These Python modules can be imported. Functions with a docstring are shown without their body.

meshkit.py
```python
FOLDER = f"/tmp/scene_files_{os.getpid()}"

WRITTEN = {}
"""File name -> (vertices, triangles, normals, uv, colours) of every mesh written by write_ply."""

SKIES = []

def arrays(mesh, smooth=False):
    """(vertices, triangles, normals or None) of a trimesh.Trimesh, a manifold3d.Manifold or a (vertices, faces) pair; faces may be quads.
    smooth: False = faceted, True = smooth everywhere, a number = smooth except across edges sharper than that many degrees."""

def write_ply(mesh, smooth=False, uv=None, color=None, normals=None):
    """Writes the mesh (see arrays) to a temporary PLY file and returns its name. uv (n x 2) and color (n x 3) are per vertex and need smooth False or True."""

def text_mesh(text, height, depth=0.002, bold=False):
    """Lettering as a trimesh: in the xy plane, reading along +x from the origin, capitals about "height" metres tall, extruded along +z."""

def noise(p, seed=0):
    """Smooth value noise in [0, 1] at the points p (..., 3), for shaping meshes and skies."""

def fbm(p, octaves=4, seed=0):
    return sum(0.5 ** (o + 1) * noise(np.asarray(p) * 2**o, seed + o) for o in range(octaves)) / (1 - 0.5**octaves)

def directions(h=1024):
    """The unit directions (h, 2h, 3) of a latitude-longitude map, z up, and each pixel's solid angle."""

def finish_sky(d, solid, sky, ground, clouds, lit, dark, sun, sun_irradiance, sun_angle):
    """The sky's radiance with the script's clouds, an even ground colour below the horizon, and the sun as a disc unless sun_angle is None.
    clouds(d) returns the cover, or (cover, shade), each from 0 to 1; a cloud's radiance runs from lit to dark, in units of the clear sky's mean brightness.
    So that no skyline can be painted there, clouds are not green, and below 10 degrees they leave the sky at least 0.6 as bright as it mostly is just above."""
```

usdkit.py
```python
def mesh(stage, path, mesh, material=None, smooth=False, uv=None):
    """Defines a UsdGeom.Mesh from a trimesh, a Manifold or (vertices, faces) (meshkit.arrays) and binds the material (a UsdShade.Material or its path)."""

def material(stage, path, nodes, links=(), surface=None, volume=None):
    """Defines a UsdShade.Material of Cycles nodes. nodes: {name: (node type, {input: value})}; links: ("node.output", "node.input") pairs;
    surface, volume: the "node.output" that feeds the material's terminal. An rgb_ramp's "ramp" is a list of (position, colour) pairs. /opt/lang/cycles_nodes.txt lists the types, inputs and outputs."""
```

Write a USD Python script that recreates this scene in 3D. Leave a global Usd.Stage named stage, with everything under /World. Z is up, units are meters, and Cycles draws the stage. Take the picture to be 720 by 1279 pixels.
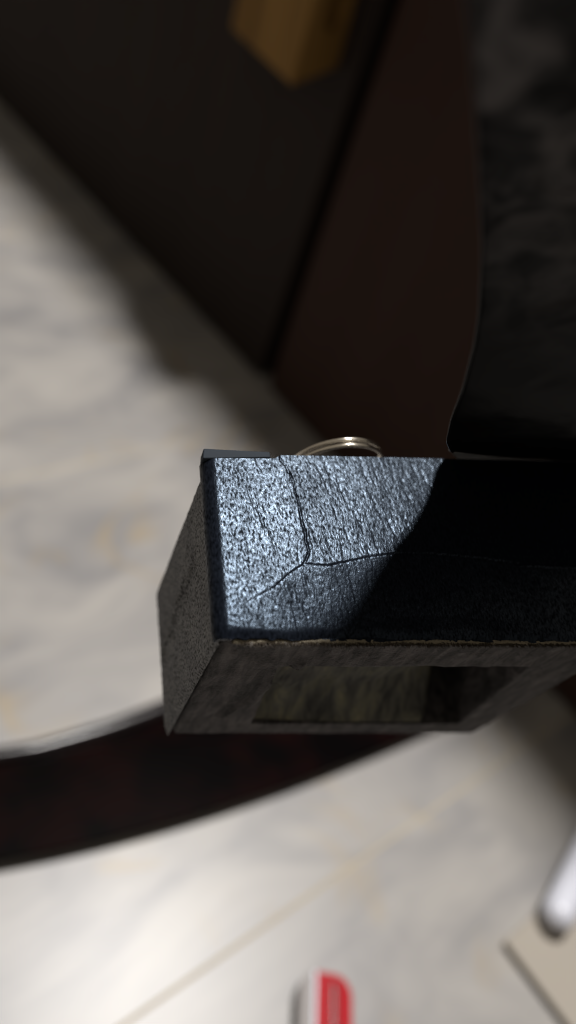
import math
import numpy as np
import trimesh
import manifold3d as m3
import usdkit
import meshkit
from pxr import Usd, UsdGeom, UsdLux, UsdShade, Gf, Sdf

rng = np.random.default_rng(7)
stage = Usd.Stage.CreateInMemory()
UsdGeom.SetStageUpAxis(stage, UsdGeom.Tokens.z)
UsdGeom.SetStageMetersPerUnit(stage, 1.0)
UsdGeom.Xform.Define(stage, '/World')
LOOKS = '/World/Looks'
UsdGeom.Scope.Define(stage, LOOKS)

# ------------------------------------------------------------------ camera
CAM_AXES = np.array([[0.7670562, -0.22809345, 0.59966504],      # world x, y, z of the camera's right, down, forward (columns)
                     [-0.57129186, -0.66818553, 0.47660645],
                     [0.29197669, -0.70816769, -0.64284379]])
CAM_POS = np.array([0.0, 0.0, 0.40])
cam = UsdGeom.Camera.Define(stage, '/World/camera')
r, d, fw = CAM_AXES.T
cam.AddTransformOp().Set(Gf.Matrix4d(*[float(x) for row in (np.r_[r, 0], np.r_[-d, 0], np.r_[-fw, 0], np.r_[CAM_POS, 1]) for x in row]))
cam.CreateHorizontalApertureAttr(36.0)
cam.CreateFocalLengthAttr(48.9)
cam.CreateFStopAttr(12.5)
cam.CreateFocusDistanceAttr(0.135)
cam.CreateClippingRangeAttr(Gf.Vec2f(0.01, 100.0))
cam.CreateExposureAttr(0.0)

# ------------------------------------------------------------------ light: one ceiling lamp, and the dim light of the room around
lamp = UsdLux.SphereLight.Define(stage, '/World/ceiling_lamp')
lamp.CreateRadiusAttr(0.145)
lamp.CreateIntensityAttr(470.0)
lamp.CreateColorAttr(Gf.Vec3f(0.95, 0.925, 0.90))
lamp.AddTranslateOp().Set(Gf.Vec3d(0.745, 0.47, 2.5))
dome_mat = usdkit.material(stage, LOOKS + '/room_light', {'b': ('background_shader', {'color': (1.0, 0.89, 0.74), 'strength': 0.20})}, surface='b.background')
dome = UsdLux.DomeLight.Define(stage, '/World/room_fill')  # even dome added as fill for bounced room light, not a sky
UsdShade.MaterialBindingAPI.Apply(dome.GetPrim()).Bind(dome_mat)
dome.GetPrim().SetCustomDataByKey('kind', 'structure')
dome.GetPrim().SetCustomDataByKey('label', 'dim even light of the room')


# ------------------------------------------------------------------ helpers
def tag(p, label=None, cat=None, group=None, kind=None):
    p = p.GetPrim() if hasattr(p, 'GetPrim') else p
    for k, v in (('label', label), ('category', cat), ('group', group), ('kind', kind)):
        if v:
            p.SetCustomDataByKey(k, v)
    return p


used = {}


def path(name, parent='/World'):
    base = parent + '/' + name
    n = used.get(base, 0)
    used[base] = n + 1
    return base if n == 0 else f'{base}_{n:03d}'


def thing(name, label, cat, loc=(0, 0, 0), axes=None, kind=None):
    x = UsdGeom.Xform.Define(stage, path(name))
    a = np.eye(3) if axes is None else np.asarray(axes)
    x.AddTransformOp().Set(Gf.Matrix4d(*[float(v) for row in (np.r_[a[0], 0], np.r_[a[1], 0], np.r_[a[2], 0], np.r_[loc, 1]) for v in row]))
    tag(x, label, cat, kind=kind)
    return str(x.GetPath())


def obj(name, mesh, mat, parent='/World', smooth=35):
    return usdkit.mesh(stage, path(name, parent), mesh, mat, smooth=smooth)


def tri(m):
    mm = m.to_mesh()
    return trimesh.Trimesh(mm.vert_properties[:, :3], mm.tri_verts, process=False)


def ball_hull(pts, rad, n=16):
    return m3.Manifold.batch_hull([m3.Manifold.sphere(rad, n).translate(tuple(map(float, p))) for p in pts])


def box(lo, hi):
    lo, hi = np.asarray(lo, float), np.asarray(hi, float)
    return m3.Manifold.cube(tuple(hi - lo)).translate(tuple(lo))


def round_box(lo, hi, rad, n=12):
    lo, hi = np.asarray(lo, float) + rad, np.asarray(hi, float) - rad
    return ball_hull([(x, y, z) for x in (lo[0], hi[0]) for y in (lo[1], hi[1]) for z in (lo[2], hi[2])], rad, n)


def grid_faces(nu, nv, wrap=False):
    i, j = np.meshgrid(np.arange(nu - 1), np.arange(nv if wrap else nv - 1), indexing='ij')
    k = (j + 1) % nv
    return np.stack([i * nv + j, (i + 1) * nv + j, (i + 1) * nv + k, i * nv + k], -1).reshape(-1, 4)


def seg_dist(p, line):
    """Distance of the points p (n, 2) from a polyline."""
    out = np.full(len(p), 1e9)
    for a, b in zip(line[:-1], line[1:]):
        a, b = np.asarray(a, float), np.asarray(b, float)
        t = np.clip(((p - a) @ (b - a)) / ((b - a) @ (b - a)), 0, 1)
        out = np.minimum(out, np.linalg.norm(p - (a + t[:, None] * (b - a)), axis=1))
    return out


def mat(name, nodes, links, surface='p.BSDF'):
    return usdkit.material(stage, f'{LOOKS}/{name}', nodes, links, surface=surface)


# ------------------------------------------------------------------ materials
def simple(name, color, rough, spec=0.5, metal=0.0, bump=None, **kw):
    nodes = {'p': ('principled_bsdf', dict(base_color=color, roughness=rough, specular_ior_level=spec, metallic=metal, **kw))}
    links = []
    if bump:
        sc, dist, st = bump
        nodes |= {'t': ('texture_coordinate', {}), 'n': ('noise_texture', {'scale': sc, 'detail': 4.0}), 'b': ('bump', {'distance': dist, 'strength': st})}
        links += [('t.object', 'n.vector'), ('n.fac', 'b.height'), ('b.normal', 'p.normal')]
    return mat(name, nodes, links)


# marble floor tile: pale warm white, blue grey clouds, ochre veins
M_MARBLE = mat('marble_tile', {
    'g': ('geometry', {}),
    'map': ('mapping', {'rotation': (0.0, 0.0, 0.9), 'scale': (1.0, 2.2, 1.0)}),
    'n1': ('noise_texture', {'scale': 9.0, 'detail': 5.0, 'roughness': 0.55, 'distortion': 0.9}),
    'r1': ('rgb_ramp', {'ramp': [(0.30, (0.170, 0.166, 0.168)), (0.45, (0.235, 0.225, 0.217)), (0.60, (0.292, 0.276, 0.258)), (0.8, (0.325, 0.307, 0.285))]}),
    'n2': ('noise_texture', {'scale': 6.0, 'detail': 3.0, 'roughness': 0.5, 'distortion': 1.6}),
    'r2': ('rgb_ramp', {'ramp': [(0.0, (0, 0, 0)), (0.465, (0, 0, 0)), (0.5, (0.75, 0.75, 0.75)), (0.535, (0, 0, 0)), (1.0, (0, 0, 0))]}),
    'n3': ('noise_texture', {'scale': 14.0, 'detail': 2.0}),
    'r3': ('rgb_ramp', {'ramp': [(0.5, (0, 0, 0)), (0.68, (0.9, 0.9, 0.9))]}),
    'f': ('math', {'math_type': 'multiply'}),
    'mx': ('mix_color', {'blend_type': 'mix', 'b': (0.29, 0.22, 0.12)}),
    'p': ('principled_bsdf', {'roughness': 0.37, 'specular_ior_level': 0.40}),
}, [('g.position', 'map.vector'), ('map.vector', 'n1.vector'), ('n1.fac', 'r1.fac'), ('g.position', 'n2.vector'), ('n2.fac', 'r2.fac'),
    ('g.position', 'n3.vector'), ('n3.fac', 'r3.fac'), ('r2.color', 'f.value1'), ('r3.color', 'f.value2'), ('f.value', 'mx.fac'), ('r1.color', 'mx.a'), ('mx.result', 'p.base_color')])
M_GROUT = simple('grout', (0.37, 0.32, 0.235), 0.85, bump=(900.0, 0.0005, 0.6))

# black grained cover: glossy paint over pressed grain with slightly slanting creases
M_SKIN = mat('black_grained_cover', {
    't': ('texture_coordinate', {}),
    'map': ('mapping', {'rotation': (0.0, 0.0, 0.16), 'scale': (1.0, 0.48, 1.0)}),
    'n1': ('noise_texture', {'scale': 3600.0, 'detail': 2.0, 'roughness': 0.6}),
    'n2': ('noise_texture', {'scale': 2500.0, 'detail': 3.0, 'roughness': 0.6}),
    'n3': ('noise_texture', {'scale': 130.0, 'detail': 3.0, 'roughness': 0.6}),
    'b1': ('bump', {'distance': 0.00010, 'strength': 0.22}),
    'b2': ('bump', {'distance': 0.00024, 'strength': 0.24}),
    'r': ('rgb_ramp', {'ramp': [(0.35, (0.002, 0.0025, 0.004)), (0.7, (0.008, 0.010, 0.016))]}),
    'rr': ('rgb_ramp', {'ramp': [(0.36, (0.50, 0.50, 0.50)), (0.48, (0.29, 0.29, 0.29)), (0.64, (0.22, 0.22, 0.22))]}),
    'rs': ('rgb_ramp', {'ramp': [(0.35, (0.05, 0.05, 0.05)), (0.48, (0.20, 0.20, 0.20)), (0.64, (0.34, 0.34, 0.34))]}),
    'rw': ('rgb_ramp', {'ramp': [(0.34, (0.5, 0.5, 0.5)), (0.62, (1.0, 1.0, 1.0))]}),
    'sp': ('math', {'math_type': 'multiply'}),
    'p': ('principled_bsdf', {'specular_tint': (0.57, 0.76, 1.0)}),
}, [('t.object', 'map.vector'), ('map.vector', 'n1.vector'), ('map.vector', 'n2.vector'), ('t.object', 'n3.vector'), ('n2.fac', 'b2.height'), ('n1.fac', 'b1.height'), ('b2.normal', 'b1.normal'), ('b1.normal', 'p.normal'), ('n2.fac', 'r.fac'), ('r.color', 'p.base_color'),
    ('n2.fac', 'rr.fac'), ('rr.color', 'p.roughness'), ('n2.fac', 'rs.fac'), ('n3.fac', 'rw.fac'), ('rs.color', 'sp.value1'), ('rw.color', 'sp.value2'), ('sp.value', 'p.specular_ior_level')])

# dusty dark grey end of the block, pitted
M_END = mat('pitted_grey_end', {
    't': ('texture_coordinate', {}),
    'n1': ('noise_texture', {'scale': 1900.0, 'detail': 4.0, 'roughness': 0.65}),
    'n2': ('noise_texture', {'scale': 160.0, 'detail': 3.0}),
    'r': ('rgb_ramp', {'ramp': [(0.40, (0.012, 0.011, 0.010)), (0.49, (0.170, 0.172, 0.178)), (0.7, (0.30, 0.303, 0.315))]}),
    'r2': ('rgb_ramp', {'ramp': [(0.3, (0.72, 0.72, 0.74)), (0.7, (1.0, 1.0, 0.98))]}),
    'm': ('mix_color', {'blend_type': 'multiply', 'fac': 1.0}),
    'b': ('bump', {'distance': 0.0003, 'strength': 1.0}),
    'p': ('principled_bsdf', {'roughness': 0.75, 'specular_ior_level': 0.3}),
}, [('t.object', 'n1.vector'), ('t.object', 'n2.vector'), ('n1.fac', 'r.fac'), ('n2.fac', 'r2.fac'), ('r.color', 'm.a'), ('r2.color', 'm.b'), ('m.result', 'p.base_color'), ('n1.fac', 'b.height'), ('b.normal', 'p.normal')])

# moulded body: dull brown grey with olive and ochre smears of old glue
M_BODY = mat('dull_brown_grey_moulding', {
    't': ('texture_coordinate', {}),
    'map': ('mapping', {'scale': (1.0, 0.5, 0.22)}),
    'n1': ('noise_texture', {'scale': 460.0, 'detail': 8.0, 'roughness': 0.72, 'distortion': 0.6}),
    'r': ('rgb_ramp', {'ramp': [(0.36, (0.006, 0.0055, 0.0055)), (0.5, (0.040, 0.036, 0.0365)), (0.66, (0.10, 0.091, 0.090))]}),
    'n3': ('noise_texture', {'scale': 1900.0, 'detail': 3.0}),
    'b': ('bump', {'distance': 0.0009, 'strength': 1.0}),
    'b2': ('bump', {'distance': 0.0004, 'strength': 1.0}),
    'p': ('principled_bsdf', {'roughness': 0.7, 'specular_ior_level': 0.3}),
}, [('t.object', 'map.vector'), ('map.vector', 'n1.vector'), ('n1.fac', 'r.fac'), ('r.color', 'p.base_color'),
    ('t.object', 'n3.vector'), ('n1.fac', 'b.height'), ('n3.fac', 'b2.height'), ('b.normal', 'b2.normal'), ('b2.normal', 'p.normal')])
M_GLUE = mat('olive_glue_residue', {
    't': ('texture_coordinate', {}),
    'map': ('mapping', {'scale': (1.0, 0.4, 0.30)}),
    'n1': ('noise_texture', {'scale': 330.0, 'detail': 6.0, 'roughness': 0.68, 'distortion': 0.5}),
    'r': ('rgb_ramp', {'ramp': [(0.36, (0.012, 0.011, 0.009)), (0.50, (0.062, 0.060, 0.048)), (0.62, (0.11, 0.104, 0.068)), (0.74, (0.19, 0.17, 0.095))]}),
    'b': ('bump', {'distance': 0.0016, 'strength': 1.0}),
    'p': ('principled_bsdf', {'roughness': 0.6, 'specular_ior_level': 0.4}),
}, [('t.object', 'map.vector'), ('map.vector', 'n1.vector'), ('n1.fac', 'r.fac'), ('r.color', 'p.base_color'), ('n1.fac', 'b.height'), ('b.normal', 'p.normal')])
M_FRAY = mat('frayed_tan_edge', {
    'g': ('geometry', {}),
    'r': ('rgb_ramp', {'ramp': [(0.0, (0.04, 0.03, 0.02)), (0.5, (0.22, 0.18, 0.115)), (1.0, (0.55, 0.48, 0.35))]}),
    'p': ('principled_bsdf', {'roughness': 0.6, 'specular_ior_level': 0.5}),
}, [('g.random_per_island', 'r.fac'), ('r.color', 'p.base_color')])
M_PLATE = simple('slate_strip', (0.022, 0.028, 0.036), 0.75, spec=0.15, bump=(1500.0, 0.0001, 0.6))
M_STEEL = simple('bright_steel', (0.80, 0.74, 0.64), 0.16, metal=1.0, bump=(1500.0, 0.00004, 0.4))
M_BAND_TOP = mat('dull_black_painted_reflections', {  # reddish mottling paints dim reflections into the base colour
    'g': ('geometry', {}), 'n': ('noise_texture', {'scale': 38.0, 'detail': 3.0}),
    'r': ('rgb_ramp', {'ramp': [(0.4, (0.0016, 0.0012, 0.0013)), (0.58, (0.0045, 0.0016, 0.0016)), (0.80, (0.006, 0.0019, 0.0018))]}),
    'p': ('principled_bsdf', {'roughness': 0.16, 'specular_ior_level': 0.10}),
}, [('g.position', 'n.vector'), ('n.fac', 'r.fac'), ('r.color', 'p.base_color')])
M_BAND = simple('glossy_black_plastic', (0.006, 0.0035, 0.004), 0.22, spec=0.35, bump=(60.0, 0.0006, 0.3))
M_COVER = mat('wrinkled_black_painted_reflections', {  # grey mottled reflections painted into the base colour of the upper part
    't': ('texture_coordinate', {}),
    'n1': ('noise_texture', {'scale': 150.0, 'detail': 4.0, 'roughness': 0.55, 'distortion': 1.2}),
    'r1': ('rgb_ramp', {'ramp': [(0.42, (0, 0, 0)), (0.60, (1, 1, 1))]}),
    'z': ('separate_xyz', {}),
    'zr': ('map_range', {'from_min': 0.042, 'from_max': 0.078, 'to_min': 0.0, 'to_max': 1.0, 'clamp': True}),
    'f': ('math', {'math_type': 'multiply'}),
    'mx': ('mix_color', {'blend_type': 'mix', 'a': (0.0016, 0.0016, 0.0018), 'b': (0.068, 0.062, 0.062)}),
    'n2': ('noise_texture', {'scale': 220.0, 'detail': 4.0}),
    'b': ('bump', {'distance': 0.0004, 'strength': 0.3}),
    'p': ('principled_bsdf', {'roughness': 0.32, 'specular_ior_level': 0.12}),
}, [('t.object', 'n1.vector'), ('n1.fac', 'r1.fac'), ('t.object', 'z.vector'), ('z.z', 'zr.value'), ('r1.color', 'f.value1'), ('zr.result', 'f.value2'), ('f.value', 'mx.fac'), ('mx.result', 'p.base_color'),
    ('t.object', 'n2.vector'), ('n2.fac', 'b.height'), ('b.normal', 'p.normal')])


def wood(name, lo, hi):
    return mat(name, {
        'g': ('geometry', {}), 'map': ('mapping', {'scale': (30.0, 30.0, 3.0)}),
        'n': ('noise_texture', {'scale': 1.0, 'detail': 5.0, 'roughness': 0.6, 'distortion': 0.5}),
        'r': ('rgb_ramp', {'ramp': [(0.3, lo), (0.7, hi)]}),
        'b': ('bump', {'distance': 0.0004, 'strength': 0.4}),
        'p': ('principled_bsdf', {'roughness': 0.7, 'specular_ior_level': 0.1}),
    }, [('g.position', 'map.vector'), ('map.vector', 'n.vector'), ('n.fac', 'r.fac'), ('r.color', 'p.base_color'), ('n.fac', 'b.height'), ('b.normal', 'p.normal')])


M_DOOR = wood('dark_door', (0.0225, 0.0165, 0.0138), (0.028, 0.0208, 0.0175))
M_DOOR2 = wood('red_brown_door', (0.034, 0.0185, 0.0140), (0.040, 0.0225, 0.0175))
M_CARCASS = wood('carcass', (0.006, 0.005, 0.004), (0.009, 0.007, 0.006))
M_OCHRE = wood('ochre_wood', (0.09, 0.044, 0.012), (0.32, 0.18, 0.052))
M_HOLE = simple('dark_hollow', (0.05, 0.03, 0.015), 0.8)
M_RED = simple('red_plastic', (0.34, 0.004, 0.010), 0.15, spec=0.6)
M_REDCORE = simple('deep_red_plastic', (0.10, 0.0005, 0.0015), 0.3)
M_GREY = simple('grey_brown_plastic', (0.12, 0.10, 0.09), 0.3)
M_WHITE = simple('white_plastic', (0.55, 0.56, 0.62), 0.3)
M_CARD = simple('beige_card', (0.285, 0.255, 0.215), 0.7, bump=(300.0, 0.0003, 0.5))

# ------------------------------------------------------------------ the setting: marble tiled floor
ground = UsdGeom.Xform.Define(stage, path('floor'))
tag(ground, 'pale marble tiled floor with grey clouds and ochre veins', kind='structure')
FL = str(ground.GetPath())
obj('grout_bed', tri(box((-2.4, -2.2, -0.06), (0.9, 3.2, -0.0002))), M_GROUT, FL, smooth=False)
TW, TL, GAP = 0.68, 0.341, 0.0014
for iy in range(-5, 9):
    for ix in range(-3, 2):
        x0, y0 = -0.05 + ix * TW, 0.0544 + iy * TL
        if x0 > 0.5 or y0 > 2.9:
            continue
        a, b = (x0 + GAP / 2, y0 + GAP / 2), (min(x0 + TW, 0.88) - GAP / 2, y0 + TL - GAP / 2)
        c = 0.0003
        lo = m3.Manifold.hull_points(np.array([(x, y, z) for z, k in ((-0.01, 0), (-c, 0), (0.0, c)) for x in (a[0] + k, b[0] - k) for y in (a[1] + k, b[1] - k)]))
        obj('tile', tri(lo), M_MARBLE, FL, smooth=False)

# ------------------------------------------------------------------ dark cabinet behind, with two doors
CX, SEAM, CH = 0.455, 0.4506, 0.60
cab = thing('cabinet', 'dark brown wooden cabinet with two plain doors standing behind the block', 'cabinet', (CX, SEAM, 0))
obj('carcass', tri(box((0.022, -0.75, 0.0), (0.42, 1.9, CH - 0.02))), M_CARCASS, cab, smooth=False)
obj('cabinet_top', tri(round_box((0.0, -0.77, CH - 0.019), (0.43, 1.92, CH), 0.003)), M_DOOR, cab)
dl = obj('door', tri(round_box((0.0, 0.010, 0.004), (0.020, 1.88, CH - 0.022), 0.003)), M_DOOR, cab)
tag(dl, 'left door of a greyer dark brown')
rd = tri(round_box((0.0, -0.72, 0.004), (0.020, -0.009, CH - 0.022), 0.003))
ang = math.radians(-0.3)
rd.apply_transform(trimesh.transformations.rotation_matrix(ang, (0, 0, 1), (0.010, 0.0, 0)))
tag(obj('door', rd, M_DOOR2, cab), 'redder right door standing slightly ajar')

kn = thing('wooden_block', 'small ochre and pinkish wooden block hung on the cabinet doors at the top', 'block', (0.4078, 0.4698, 0.2576))
pts = np.array([(0.0, 0.0, 0.0), (0.0, 0.004, 0.11), (0.018, 0.105, 0.002), (0.018, 0.110, 0.11), (0.046, 0.012, 0.012), (0.046, 0.016, 0.11), (0.046, 0.105, 0.012), (0.046, 0.108, 0.11)])
blk = ball_hull(pts + [0.002, 0.002, 0.002], 0.003, 10)
hole = m3.Manifold.cylinder(0.03, 0.013, 0.016, 24).rotate((90, 0, 0)).rotate((0, 0, 15)).translate((0.026, 0.014, 0.048))
obj('block_body', tri(blk - hole), M_OCHRE, kn)

# ------------------------------------------------------------------ black block in the middle of the picture (own axes: x along it, y away, z up)
BLK = np.array([[0.89815248, -0.4372497, 0.0462042], [0.41575383, 0.87876277, 0.23436027], [-0.14307649, -0.19128169, 0.9710512]])
BP = np.array([0.05926954, 0.05044854, 0.30602066])
block = thing('hollow_block', 'black grained hollow block with a cracked glossy top and open recess in front', 'block', BP, BLK)
mm = 0.001


def yback(x):
    return np.interp(x, [-2, 0, 13, 14, 49, 80, 90], [33.6, 33.8, 34.9, 35.7, 38.1, 40.2, 40.8])


# body with the recess
corners = np.array([(0.9, 0.4, -0.9), (1.4, 0.8, -52.6), (77.0, 0.8, -60.0), (80.0, 0.4, -0.9),
                    (0.3, 33.0, -0.9), (0.4, 33.2, -50.0), (77.0, 37.5, -56.0), (80.0, 39.6, -0.9)])
sg = np.array([(1, 1, -1), (1, 1, 1), (-1, 1, 1), (-1, 1, -1), (1, -1, -1), (1, -1, 1), (-1, -1, 1), (-1, -1, -1)])
body = ball_hull(corners + sg * 1.5, 1.5, 16)
rec = np.array([(13.5, -1.0, -13.2), (17.0, -1.0, -46.4), (67.9, -1.0, -50.6), (64.6, -1.0, -13.8),
                (14.5, 22.0, -14.0), (17.5, 22.0, -46.0), (67.0, 22.0, -49.6), (64.2, 22.0, -14.4)])
recess = ball_hull(rec + np.array([(1, 0, -1), (1, 0, 1), (-1, 0, 1), (-1, 0, -1)] * 2) * 0.7, 0.7, 10)
body = tri((body - recess).refine_to_length(0.8))
v = np.array(body.vertices)
nrm = np.array(body.vertex_normals)
amp = 0.30 * (meshkit.fbm(v * 0.22, 4, 3) - 0.5) + 0.22 * (meshkit.fbm(v * 1.1, 2, 9) - 0.5)
edge = np.exp(-((v[:, 1] / 1.2) ** 2))                                     # worn lips of the opening
v += nrm * (amp + 0.5 * edge * (meshkit.fbm(v * 0.35, 3, 5) - 0.5))[:, None]
# an old ridge of glue film slanting across the left of the recess frame
ridge = seg_dist(v[:, [0, 2]], [(17.5, -12.0), (14.6, -20.0), (13.2, -30.0), (9.5, -40.0)])
v[:, 1] -= np.where(v[:, 1] < 3.0, 0.8 * np.exp(-(ridge / 0.8) ** 2), 0)
obj('body', trimesh.Trimesh(v * mm, body.faces, process=False), M_BODY, block, smooth=50)

# lumpy glue left in the recess, deeper towards the right
nx_, nz_ = 150, 110
GX, GZ = np.meshgrid(np.linspace(0, 1, nx_), np.linspace(0, 1, nz_), indexing='ij')
gx = (12.8 + 2.8 * GZ) + (63.6 - 12.8 - 2.8 * GZ) * GX
gz = -12.8 - 35.2 * GZ - 1.6 * GX * GZ
gy = np.interp(gx, [13, 17, 30, 42, 52, 58.0, 61.5, 64], [4.4, 6.0, 6.6, 7.6, 9.5, 12.5, 17.0, 22.0])
gy = gy + 3.4 * (meshkit.fbm(np.stack([gx * 0.16, gz * 0.05, 0 * gx], -1), 4, 111) - 0.5) + 0.5 * (meshkit.fbm(np.stack([gx, gz * 0.6, 0 * gx], -1) * 0.7, 2, 113) - 0.5)
gy -= np.clip((63.6 - gx) / 6, 0, 1) * (gy - 1.2) * np.clip((GZ - 0.72) / 0.26, 0, 1) ** 1.3
gfr = np.stack([gx, gy, gz], -1).reshape(-1, 3)
gbk = np.stack([gx, np.full_like(gx, 22.6), gz], -1).reshape(-1, 3)
gf = grid_faces(nx_, nz_)
per = np.r_[np.arange(nz_), np.arange(1, nx_) * nz_ + nz_ - 1, (nx_ - 1) * nz_ + np.arange(nz_ - 2, -1, -1), np.arange(nx_ - 2, 0, -1) * nz_]
side = np.stack([per, np.roll(per, -1), np.roll(per, -1) + nx_ * nz_, per + nx_ * nz_], -1)
gm = trimesh.Trimesh(np.vstack([gfr, gbk]) * mm, np.vstack([q[:, c] for q in (np.vstack([gf[:, ::-1], gf + nx_ * nz_, side]),) for c in ([0, 1, 2], [0, 2, 3])]), process=False)
if gm.volume < 0:
    gm.invert()
tag(obj('glue_residue', gm, M_GLUE, block, smooth=60), 'olive brown streaked glue residue inside the recess')

# left end panel, thin and pitted
ny, nz = 120, 170
Y, Z = np.meshgrid(np.linspace(0, 1, ny), np.linspace(0, 1, nz), indexing='ij')
yb = 33.5 - 0.4 * Z
yf = 0.25 + 0.6 * Z
yy = yf + (yb - yf) * Y
zf, zb = -52.9, -50.6
zz = -2.7 + ((zf + (zb - zf) * Y) + 2.7) * Z
p3 = np.stack([yy, zz, 0 * yy], -1)
fiss = seg_dist(np.stack([yy, zz], -1).reshape(-1, 2), [(20.5, -14), (19.2, -21), (19.8, -27), (18.0, -34), (17.3, -41), (16.4, -47)]).reshape(yy.shape)
rough = meshkit.fbm(np.stack([yy, zz, 0 * yy], -1) * 1.6, 3, 21) - 0.5
xx = 0.0 - 1.3 * Z * Y + 0.28 * rough
xx += np.exp(-(fiss / (0.25 + 0.45 * meshkit.noise(p3 * 0.7, 4))) ** 2) * 1.1 * np.clip(3 * meshkit.noise(p3 * 0.9, 2) - 0.7, 0, 1)
xx += np.exp(-(fiss / 3.2) ** 2) * 0.9 * np.clip(meshkit.fbm(p3 * np.array([1.5, 0.9, 1.0]), 3, 23) - 0.53, 0, 1) * 3
rim = np.minimum(np.minimum(Y, 1 - Y) * 33, np.minimum(Z, 1 - Z) * 52)
xx += 0.9 * np.clip(1 - rim / 1.9, 0, 1) ** 2
front = np.stack([xx, yy, zz], -1).reshape(-1, 3)
back = np.stack([np.full_like(xx, 0.75), yy, zz], -1).reshape(-1, 3)
gf = grid_faces(ny, nz)
per = np.r_[np.arange(nz), np.arange(1, ny) * nz + nz - 1, (ny - 1) * nz + np.arange(nz - 2, -1, -1), np.arange(ny - 2, 0, -1) * nz]
side = np.stack([per, np.roll(per, -1), np.roll(per, -1) + ny * nz, per + ny * nz], -1)
obj('end_panel', (np.vstack([front, back]) * mm, np.vstack([gf[:, ::-1], gf + ny * nz, side])), M_END, block, smooth=60)

# grained top cover: rolls over the left edge, cracked and creased
nu, nv_ = 460, 200
s = np.linspace(0, 1, nu)
R = 2.3
arc = R * math.pi / 2
tot = arc + 80.0 - R
d_ = s * tot
ux = -0.15 + np.where(d_ < arc, R - R * np.cos(np.minimum(d_, arc) / R), R + d_ - arc)
uz = np.where(d_ < arc, -R + R * np.sin(np.minimum(d_, arc) / R), 0.0)
X, T = np.meshgrid(ux, np.linspace(0, 1, nv_), indexing='ij')
ZB = np.repeat(uz[:, None], nv_, 1)
YB = yback(X)
Yc = -0.05 + (YB + 0.05) * T
wob = meshkit.noise(np.stack([X * 0.9, 0 * X, 0 * X], -1), 31) - 0.5
Yc = Yc + 0.45 * wob * (1 - T) ** 14
P2 = np.stack([X, Yc], -1).reshape(-1, 2)
P3 = np.stack([X, Yc, 0 * X], -1)
jit = np.stack([meshkit.noise(P3 * 0.9, 41) - 0.5, meshkit.noise(P3 * 0.9, 42) - 0.5], -1).reshape(-1, 2) * 0.45
crack = seg_dist(P2 + jit, [(13.4, 36.5), (15.6, 31.4), (16.4, 23.8), (16.9, 15.8), (15.8, 13.4)]).reshape(X.shape)
crease_line = [(2.4, 4.2), (6.0, 6.6), (9.7, 8.7), (13.0, 11.6), (15.8, 13.4), (20.0, 13.2), (27.8, 15.2), (33, 16.2), (38.9, 16.5), (50.2, 15.9), (58, 15.0)]
crease = seg_dist(P2 + 0.6 * jit, crease_line).reshape(X.shape)
cy = np.interp(X, [q[0] for q in crease_line], [q[1] for q in crease_line], left=3.0, right=14.5)
below = cy - Yc                                                                       # towards the viewer from the crease
H = np.zeros_like(X)
fade = np.clip((X - 1.5) / 6, 0, 1)
H -= fade * np.where(below > 0, (0.022 + 0.045 * np.clip((X - 8) / 18, 0, 1)) * np.clip(below, 0, 12), 0)                     # the flap in front of the crease dips
H += fade * np.clip((X - 4) / 9, 0, 1) * 0.10 * np.exp(-(np.clip(-below, 0, 9) / 0.8)) * (below <= 0)               # upper flap's edge stands proud
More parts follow.
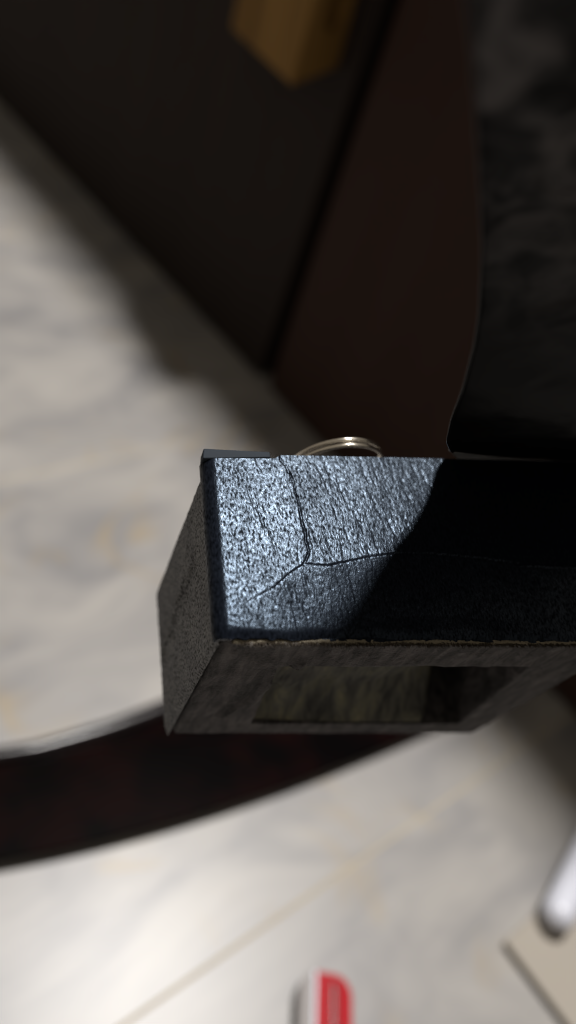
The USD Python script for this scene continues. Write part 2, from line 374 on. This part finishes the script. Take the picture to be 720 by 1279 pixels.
H -= 0.24 * (0.35 + 0.9 * meshkit.noise(P3 * 0.8, 5)) * np.exp(-(crack / (0.07 + 0.12 * meshkit.noise(P3 * 0.5, 6))) ** 2)
H -= 0.07 * np.exp(-(crease / 0.2) ** 2) * np.clip((X - 2) / 12, 0.1, 1)
Q = np.stack([X + 0.16 * Yc, Yc * 0.30, 0 * X], -1)
H += 0.065 * (meshkit.fbm(Q * 1.4, 3, 51) - 0.5)                                        # slanting creases
H += 0.015 * (meshkit.fbm(np.stack([X, Yc * 0.7, 0 * X], -1) * 3.2, 2, 61) - 0.5)      # grain
H += 0.4 * (meshkit.fbm(P3 * 0.05, 2, 71) - 0.5)
wr = np.random.default_rng(19)
for _ in range(95):                                                                      # fine slanting wrinkles
    wx, wy, wl = wr.uniform(3, 50), wr.uniform(5, 36), wr.uniform(1.5, 6.0)
    if wx < 13 and wy > 14 and wr.random() < 0.7:
        continue
    sl = wr.normal(0.20, 0.07)
    near_x = np.abs(X[:, 0] - wx) < 3
    sub = np.stack([X[near_x], Yc[near_x]], -1).reshape(-1, 2) + 0.5 * jit.reshape(nu, nv_, 2)[near_x].reshape(-1, 2)
    dd = seg_dist(sub, [(wx, wy), (wx + sl * wl * 0.5 + wr.normal(0, 0.12), wy - wl * 0.5), (wx + sl * wl, wy - wl)]).reshape(-1, nv_)
    H[near_x] -= wr.uniform(0.02, 0.085) * np.exp(-(dd / wr.uniform(0.09, 0.16)) ** 2)
side_fade = np.clip((d_ - arc * 0.6) / 3.0, 0.12, 1)[:, None]
H = H * side_fade
roll = 1.0 + 1.8 * meshkit.fbm(np.stack([X * 0.16, 0.4 * Yc, 0 * X], -1), 3, 77)
H -= (0.3 * roll) * np.clip(1 - Yc / roll, 0, 1) ** 2                                           # front edge rolls down
NX = np.where(d_ < arc, -np.cos(np.minimum(d_, arc) / R), 0.0)[:, None]
NZ = np.where(d_ < arc, np.sin(np.minimum(d_, arc) / R), 1.0)[:, None]
topv = np.stack([X + NX * (H + 0.35), Yc, ZB + NZ * (H + 0.35)], -1).reshape(-1, 3)
botv = np.stack([X - NX * 0.5, Yc, ZB - NZ * 0.75], -1).reshape(-1, 3)
gf = grid_faces(nu, nv_)
per = np.r_[np.arange(nv_), np.arange(1, nu) * nv_ + nv_ - 1, (nu - 1) * nv_ + np.arange(nv_ - 2, -1, -1), np.arange(nu - 2, 0, -1) * nv_]
side = np.stack([per, per + nu * nv_, np.roll(per, -1) + nu * nv_, np.roll(per, -1)], -1)
obj('top_cover', (np.vstack([topv, botv]) * mm, np.vstack([gf, gf[:, ::-1] + nu * nv_, side])), M_SKIN, block, smooth=35)

# frayed raw edge of the cover along the front
parts = []
fx, fa = np.linspace(2.6, 79.8, 900), np.linspace(0, 2 * math.pi, 10, endpoint=False)
cxs, cas = np.meshgrid(fx, fa, indexing='ij')
lump = 0.65 + 0.9 * meshkit.fbm(np.stack([cxs * 1.3, np.cos(cas), np.sin(cas)], -1), 3, 121)
fy = 0.0 + 0.42 * lump * np.cos(cas)
fz = -1.2 + 0.15 * (meshkit.noise(np.stack([cxs * 0.4, 0 * cxs, 0 * cxs], -1), 123) - 0.5) + 0.42 * lump * np.sin(cas)
rope = trimesh.Trimesh(np.stack([cxs, fy, fz], -1).reshape(-1, 3) * mm, np.vstack([grid_faces(900, 10, True)[:, [0, 1, 2]], grid_faces(900, 10, True)[:, [0, 2, 3]]]), process=False)
if rope.volume < 0:
    rope.invert()
tag(obj('raw_edge', rope, simple('raw_tan_edge', (0.17, 0.145, 0.10), 0.7, bump=(2400.0, 0.0003, 1.0)), block, smooth=60), 'rough tan raw edge along the front of the top')
for k in range(2200):
    x = rng.uniform(3.5, 79.5)
    L, w = rng.uniform(0.5, 1.3), rng.uniform(0.06, 0.14)
    a = rng.normal(0, 0.5)
    base = np.array([x, rng.uniform(-0.45, -0.1), rng.uniform(-1.6, -0.9)])
    dirv = np.array([math.sin(a) * 0.6, -0.55, rng.uniform(0.1, 0.75)])
    dirv /= np.linalg.norm(dirv)
    sd = np.cross(dirv, (0, 1, 0.2))
    sd /= np.linalg.norm(sd)
    up = np.cross(sd, dirv)
    vv = np.array([base + sd * w, base - sd * w, base + up * w, base + dirv * L])
    parts.append(trimesh.Trimesh(vv * mm, [(0, 1, 2), (0, 3, 1), (1, 3, 2), (2, 3, 0)], process=False))
strip_x = np.linspace(3, 79.8, 300)
fray = obj('frayed_edge', trimesh.util.concatenate(parts), M_FRAY, block, smooth=False)
tag(fray, 'tan frayed fibres along the front edge of the top', kind='stuff')

# smooth slate strip showing behind the left of the back edge
pl = ball_hull([(x, y, z) for z in (-2.2, 0.15) for x, y in ((-0.1, 33.9), (11.9, 35.2), (11.9, 36.0), (0.1, 35.6))], 0.25, 10)
obj('back_strip', trimesh.Trimesh(tri(pl).vertices * mm, tri(pl).faces, process=False), M_PLATE, block)

# ------------------------------------------------------------------ split ring behind the block
ra = np.array([0.7934, -0.4602, 0.3989])
rn = np.array([0.326, 0.874, 0.361])
ra /= np.linalg.norm(ra)
rn -= ra * (rn @ ra)
rn /= np.linalg.norm(rn)
rb = np.cross(rn, ra)
ring = thing('split_ring', 'shiny steel split ring lying behind the back edge of the black block', 'key ring', (0.10489, 0.07591, 0.30674), np.array([ra, rb, rn]))
n = 220
th = np.linspace(0, 2 * math.pi * 1.9, n)
rr, wire = 9.5 * mm, 0.46 * mm
path_ = np.stack([rr * np.cos(th + 2.6), rr * np.sin(th + 2.6), 1.25 * mm * th / (2 * math.pi)], -1)
tg = np.gradient(path_, axis=0)
tg /= np.linalg.norm(tg, axis=1, keepdims=True)
rad = path_ * [1, 1, 0]
rad /= np.linalg.norm(rad, axis=1, keepdims=True)
bn = np.cross(tg, rad)
ca = np.linspace(0, 2 * math.pi, 14, endpoint=False)
vv = path_[:, None] + wire * (np.cos(ca)[None, :, None] * rad[:, None] * 0.9 + np.sin(ca)[None, :, None] * bn[:, None])
ff = grid_faces(n, 14, True)
vv = np.vstack([vv.reshape(-1, 3), path_[:1], path_[-1:]])
j = np.arange(14)
caps = np.vstack([np.stack([(j + 1) % 14, j, np.full(14, n * 14)], -1), np.stack([(n - 1) * 14 + j, (n - 1) * 14 + (j + 1) % 14, np.full(14, n * 14 + 1)], -1)])
tf = np.vstack([ff[:, [0, 1, 2]], ff[:, [0, 2, 3]], caps])
wm = trimesh.Trimesh(vv, tf, process=False)
if wm.volume < 0:
    wm.invert()
obj('wire_coil', wm, M_STEEL, str(ring), smooth=60)

# ------------------------------------------------------------------ glossy black wrinkled bag leaning over the right of the block
bag = thing('black_bag', 'glossy wrinkled black bag leaning over the right end of the grained block', 'bag', BP, BLK)
edge_pts = np.array([(57.4, 43.9, -7.9), (49.5, 39.4, 1.0), (47.1, 37.8, 4.5), (45.9, 35.6, 6.4), (44.3, 33.0, 9.1), (41.0, 29.9, 13.4), (37.4, 27.9, 18.0), (34.8, 27.3, 24.7), (33.1, 27.2, 31.7), (30.7, 28.0, 40.3), (28.5, 28.2, 45.8), (22.5, 27.0, 57.0), (14.5, 23.7, 69.2), (7.7, 21.0, 79.3), (3.9, 19.4, 84.5), (-1.0, 17.2, 91.0)])
kk = np.r_[0, np.cumsum(np.linalg.norm(np.diff(edge_pts, axis=0), axis=1))]
nt, ns = 260, 120
ts = np.linspace(0, kk[-1], nt)
E = np.stack([np.interp(ts, kk, edge_pts[:, c]) for c in range(3)], -1)
sm = np.ones(5) / 5
for c in range(3):
    pad = np.r_[np.full(2, E[0, c]), E[:, c], np.full(2, E[-1, c])]
    E[:, c] = np.convolve(pad, sm, 'valid')
camx, camz = np.array([0.95222118, -0.11469573, 0.28305428]), np.array([0.30049253, 0.51748, -0.80119829])
camx_l, camz_l = camx, camz
sec = np.array([(0.0, 0.0), (0.35, -0.5), (1.5, -0.9), (4, -1.6), (10, -2.6), (20, -2.4), (40, 0.5), (58, 7), (66, 16), (60, 24), (34, 27), (20, 21), (10, 12), (4, 5.0), (1.2, 1.4), (0.3, 0.5)])
sc = np.vstack([sec, sec[:1]])
sk = np.r_[0, np.cumsum(np.maximum(np.linalg.norm(np.diff(sc, axis=0), axis=1), 1.2))]
sa = np.linspace(0, sk[-1], ns, endpoint=False)
sx, sz = np.interp(sa, sk, sc[:, 0]), np.interp(sa, sk, sc[:, 1])
depth_local = (E - np.array([-26.83, -46.95, 109.39])) @ camz_l
scale = np.clip(depth_local / 130.0, 0.7, 1.15)
V = E[:, None] + scale[:, None, None] * (sx[None, :, None] * camx_l + sz[None, :, None] * camz_l)
far = np.clip(sx / 8.0, 0, 1)[None, :]
w1 = meshkit.fbm(V * 0.085, 3, 81) - 0.5
w2 = np.abs(meshkit.fbm(V * np.array([0.16, 0.11, 0.13]), 3, 91) - 0.5)
calm = np.clip((ts - 45) / 40, 0.12, 1.0)[:, None]
V = V - camz_l * (calm * far * scale[:, None] * (9.0 * w1 + 8.0 * (0.12 - w2)))[..., None] * np.where(sz < 3, 1, -0.5)[None, :, None]
V = V.reshape(-1, 3)
c0, c1 = V[:ns].mean(0), V[-ns:].mean(0)
ff = grid_faces(nt, ns, True)
j = np.arange(ns)
caps = np.vstack([np.stack([j, (j + 1) % ns, np.full(ns, nt * ns)], -1), np.stack([(nt - 1) * ns + (j + 1) % ns, (nt - 1) * ns + j, np.full(ns, nt * ns + 1)], -1)])
V = np.vstack([V, c0, c1])
tf = np.vstack([ff[:, [0, 2, 1]], ff[:, [0, 3, 2]], caps[:, ::1]])
bm = trimesh.Trimesh(V * mm, tf, process=False)
if bm.volume < 0:
    bm.invert()
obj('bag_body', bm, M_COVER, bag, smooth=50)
psel = ts > 14  # thin glossy tube added along the leading edge to give a glint line
pe, psc = E[psel][::3], scale[psel][::3]
tgv = np.gradient(pe, axis=0)
tgv /= np.linalg.norm(tgv, axis=1, keepdims=True)
o1 = np.cross(tgv, camz_l)
o1 /= np.linalg.norm(o1, axis=1, keepdims=True)
o2 = np.cross(tgv, o1)
ang_ = np.linspace(0, 2 * math.pi, 12, endpoint=False)
pv = pe[:, None] + 0.26 * psc[:, None, None] * (np.cos(ang_)[None, :, None] * o1[:, None] + np.sin(ang_)[None, :, None] * o2[:, None])
npe = len(pe)
pf = grid_faces(npe, 12, True)
pv = np.vstack([pv.reshape(-1, 3), pe[:1], pe[-1:]])
j = np.arange(12)
pf = np.vstack([pf[:, [0, 1, 2]], pf[:, [0, 2, 3]], np.stack([(j + 1) % 12, j, np.full(12, npe * 12)], -1), np.stack([(npe - 1) * 12 + j, (npe - 1) * 12 + (j + 1) % 12, np.full(12, npe * 12 + 1)], -1)])
pm = trimesh.Trimesh(pv * mm, pf, process=False)
if pm.volume < 0:
    pm.invert()
obj('added_glint_tube', pm, simple('glossy_black_glint_tube', (0.003, 0.003, 0.003), 0.25, spec=0.25), bag, smooth=60)

# ------------------------------------------------------------------ curved black band crossing below the block
band = thing('black_band', 'curved glossy black band lying across the marble floor below the block', 'band', (0.11, 0.11, 0.010))
xs = np.linspace(-0.10, 0.435, 140)
near = np.polyval(np.polyfit([0.0791, 0.1335, 0.1712, 0.2073, 0.2496, 0.2822, 0.3098, 0.4683], [0.1425, 0.1264, 0.1178, 0.1100, 0.1041, 0.1000, 0.0962, 0.080], 3), xs)
wide = np.interp(xs, [-0.10, 0.1006, 0.1423, 0.1657, 0.1938, 0.30, 0.45], [0.056, 0.0605, 0.066, 0.070, 0.0745, 0.078, 0.07])
nt2 = len(xs)


def sweep(pr):
    """The profile pr (y from 0 to 1 across the band, z in metres) carried along the band."""
    pr = np.asarray(pr)
    mpt = len(pr)
    slope = np.gradient(near, xs)
    tx, ty = 1 / np.sqrt(1 + slope**2), slope / np.sqrt(1 + slope**2)
    q = pr[None, :, 0] * wide[:, None]
    P = np.stack([xs[:, None] - ty[:, None] * q, near[:, None] + tx[:, None] * q, np.broadcast_to(pr[None, :, 1], (nt2, mpt))], -1) - [0.11, 0.11, 0.0]
    f4 = grid_faces(nt2, mpt, True)
    P = P.reshape(-1, 3)
    P = np.vstack([P, P[:mpt].mean(0), P[-mpt:].mean(0)])
    j = np.arange(mpt)
    cp = np.vstack([np.stack([(j + 1) % mpt, j, np.full(mpt, nt2 * mpt)], -1), np.stack([(nt2 - 1) * mpt + j, (nt2 - 1) * mpt + (j + 1) % mpt, np.full(mpt, nt2 * mpt + 1)], -1)])
    t = trimesh.Trimesh(P, np.vstack([f4[:, [0, 1, 2]], f4[:, [0, 2, 3]], cp]), process=False)
    if t.volume < 0:
        t.invert()
    return t


flat = [(0.0, -0.001), (0.015, 0.0), (0.45, -0.0015), (0.80, -0.0025), (0.84, -0.004), (0.84, -0.0085), (0.10, -0.0085)]
bead = [(0.925 + 0.075 * math.cos(a), -0.0035 + 0.0045 * math.sin(a)) for a in np.linspace(0, 2 * math.pi, 20, endpoint=False)]
obj('band_strip', sweep(flat), M_BAND_TOP, band, smooth=40)
obj('rim_bead', sweep(bead), M_BAND, band, smooth=60)
# ------------------------------------------------------------------ small things on the floor
lu = np.array([-0.64, -0.77, 0.0])
lu /= np.linalg.norm(lu)
lv = np.array([-lu[1], lu[0], 0.0])
lig = thing('red_lighter', 'red and grey plastic lighter with a rounded end lying on the marble', 'lighter', (0.1872, 0.0205, 0.0), np.array([lu, lv, (0, 0, 1)]))


def slab(y0, y1, x0, x1, z0, z1, rad):
    return ball_hull([(x, y, z) for x in (x0 + rad, x1 - rad) for y in (y0 + rad, y1 - rad) for z in (z0 + rad, z1 - rad)], rad, 20)


outline = m3.CrossSection.square((0.075, 0.0255)).translate((0.0, -0.01275)).offset(-0.009, m3.JoinType.Round, 2.0, 32).offset(0.009, m3.JoinType.Round, 2.0, 48)
ext = tri(m3.Manifold.extrude(outline, 0.0105).translate((0, 0, 0.0005)))
lm = m3.Manifold.extrude(outline, 0.0105).translate((0, 0, 0.0005))
red_half = lm ^ box((-1, -0.0047, -1), (1, 1, 1))
grey_half = lm ^ box((-1, -1, -1), (1, -0.0065, 1))
mid = lm ^ box((-1, -0.00635, -1), (1, -0.00485, 1))
# image left is +y or -y of this frame: the red half is on the image's right
obj('red_shell', tri(red_half), M_RED, lig)
obj('grey_shell', tri(grey_half), M_GREY, lig)
obj('white_highlight_stripe', tri(mid), M_WHITE, lig)  # white strip standing in for the highlight along the lighter
obj('red_core', tri(slab(0.0025, 0.0055, 0.004, 0.072, 0.009, 0.0118, 0.0008)), M_REDCORE, lig)

bx = thing('beige_box', 'low beige cardboard box at the right edge of the floor', 'box', (0.2855, -0.10, 0.0))
obj('lid', tri(round_box((0, -0.06, 0.0025), (0.22, 0.080, 0.0055), 0.0012)), M_CARD, bx)
obj('tray', tri(box((0.0025, -0.058, 0.0), (0.218, 0.0775, 0.0025))), M_CARD, bx, smooth=False)

wt = tri(m3.Manifold.batch_hull([m3.Manifold.sphere(0.0092, 24).translate((0, 0, 0)), m3.Manifold.sphere(0.0095, 24).translate((0.09, 0, 0))]))
wdir = np.array([0.046, 0.012, 0.0])
wdir /= np.linalg.norm(wdir)
wp = thing('white_tube', 'rounded white plastic tube lying at the edge of the beige box', 'tube', (0.3185, -0.027, 0.0147), np.array([wdir, (-wdir[1], wdir[0], 0), (0, 0, 1)]))
obj('tube_body', wt, M_WHITE, wp)
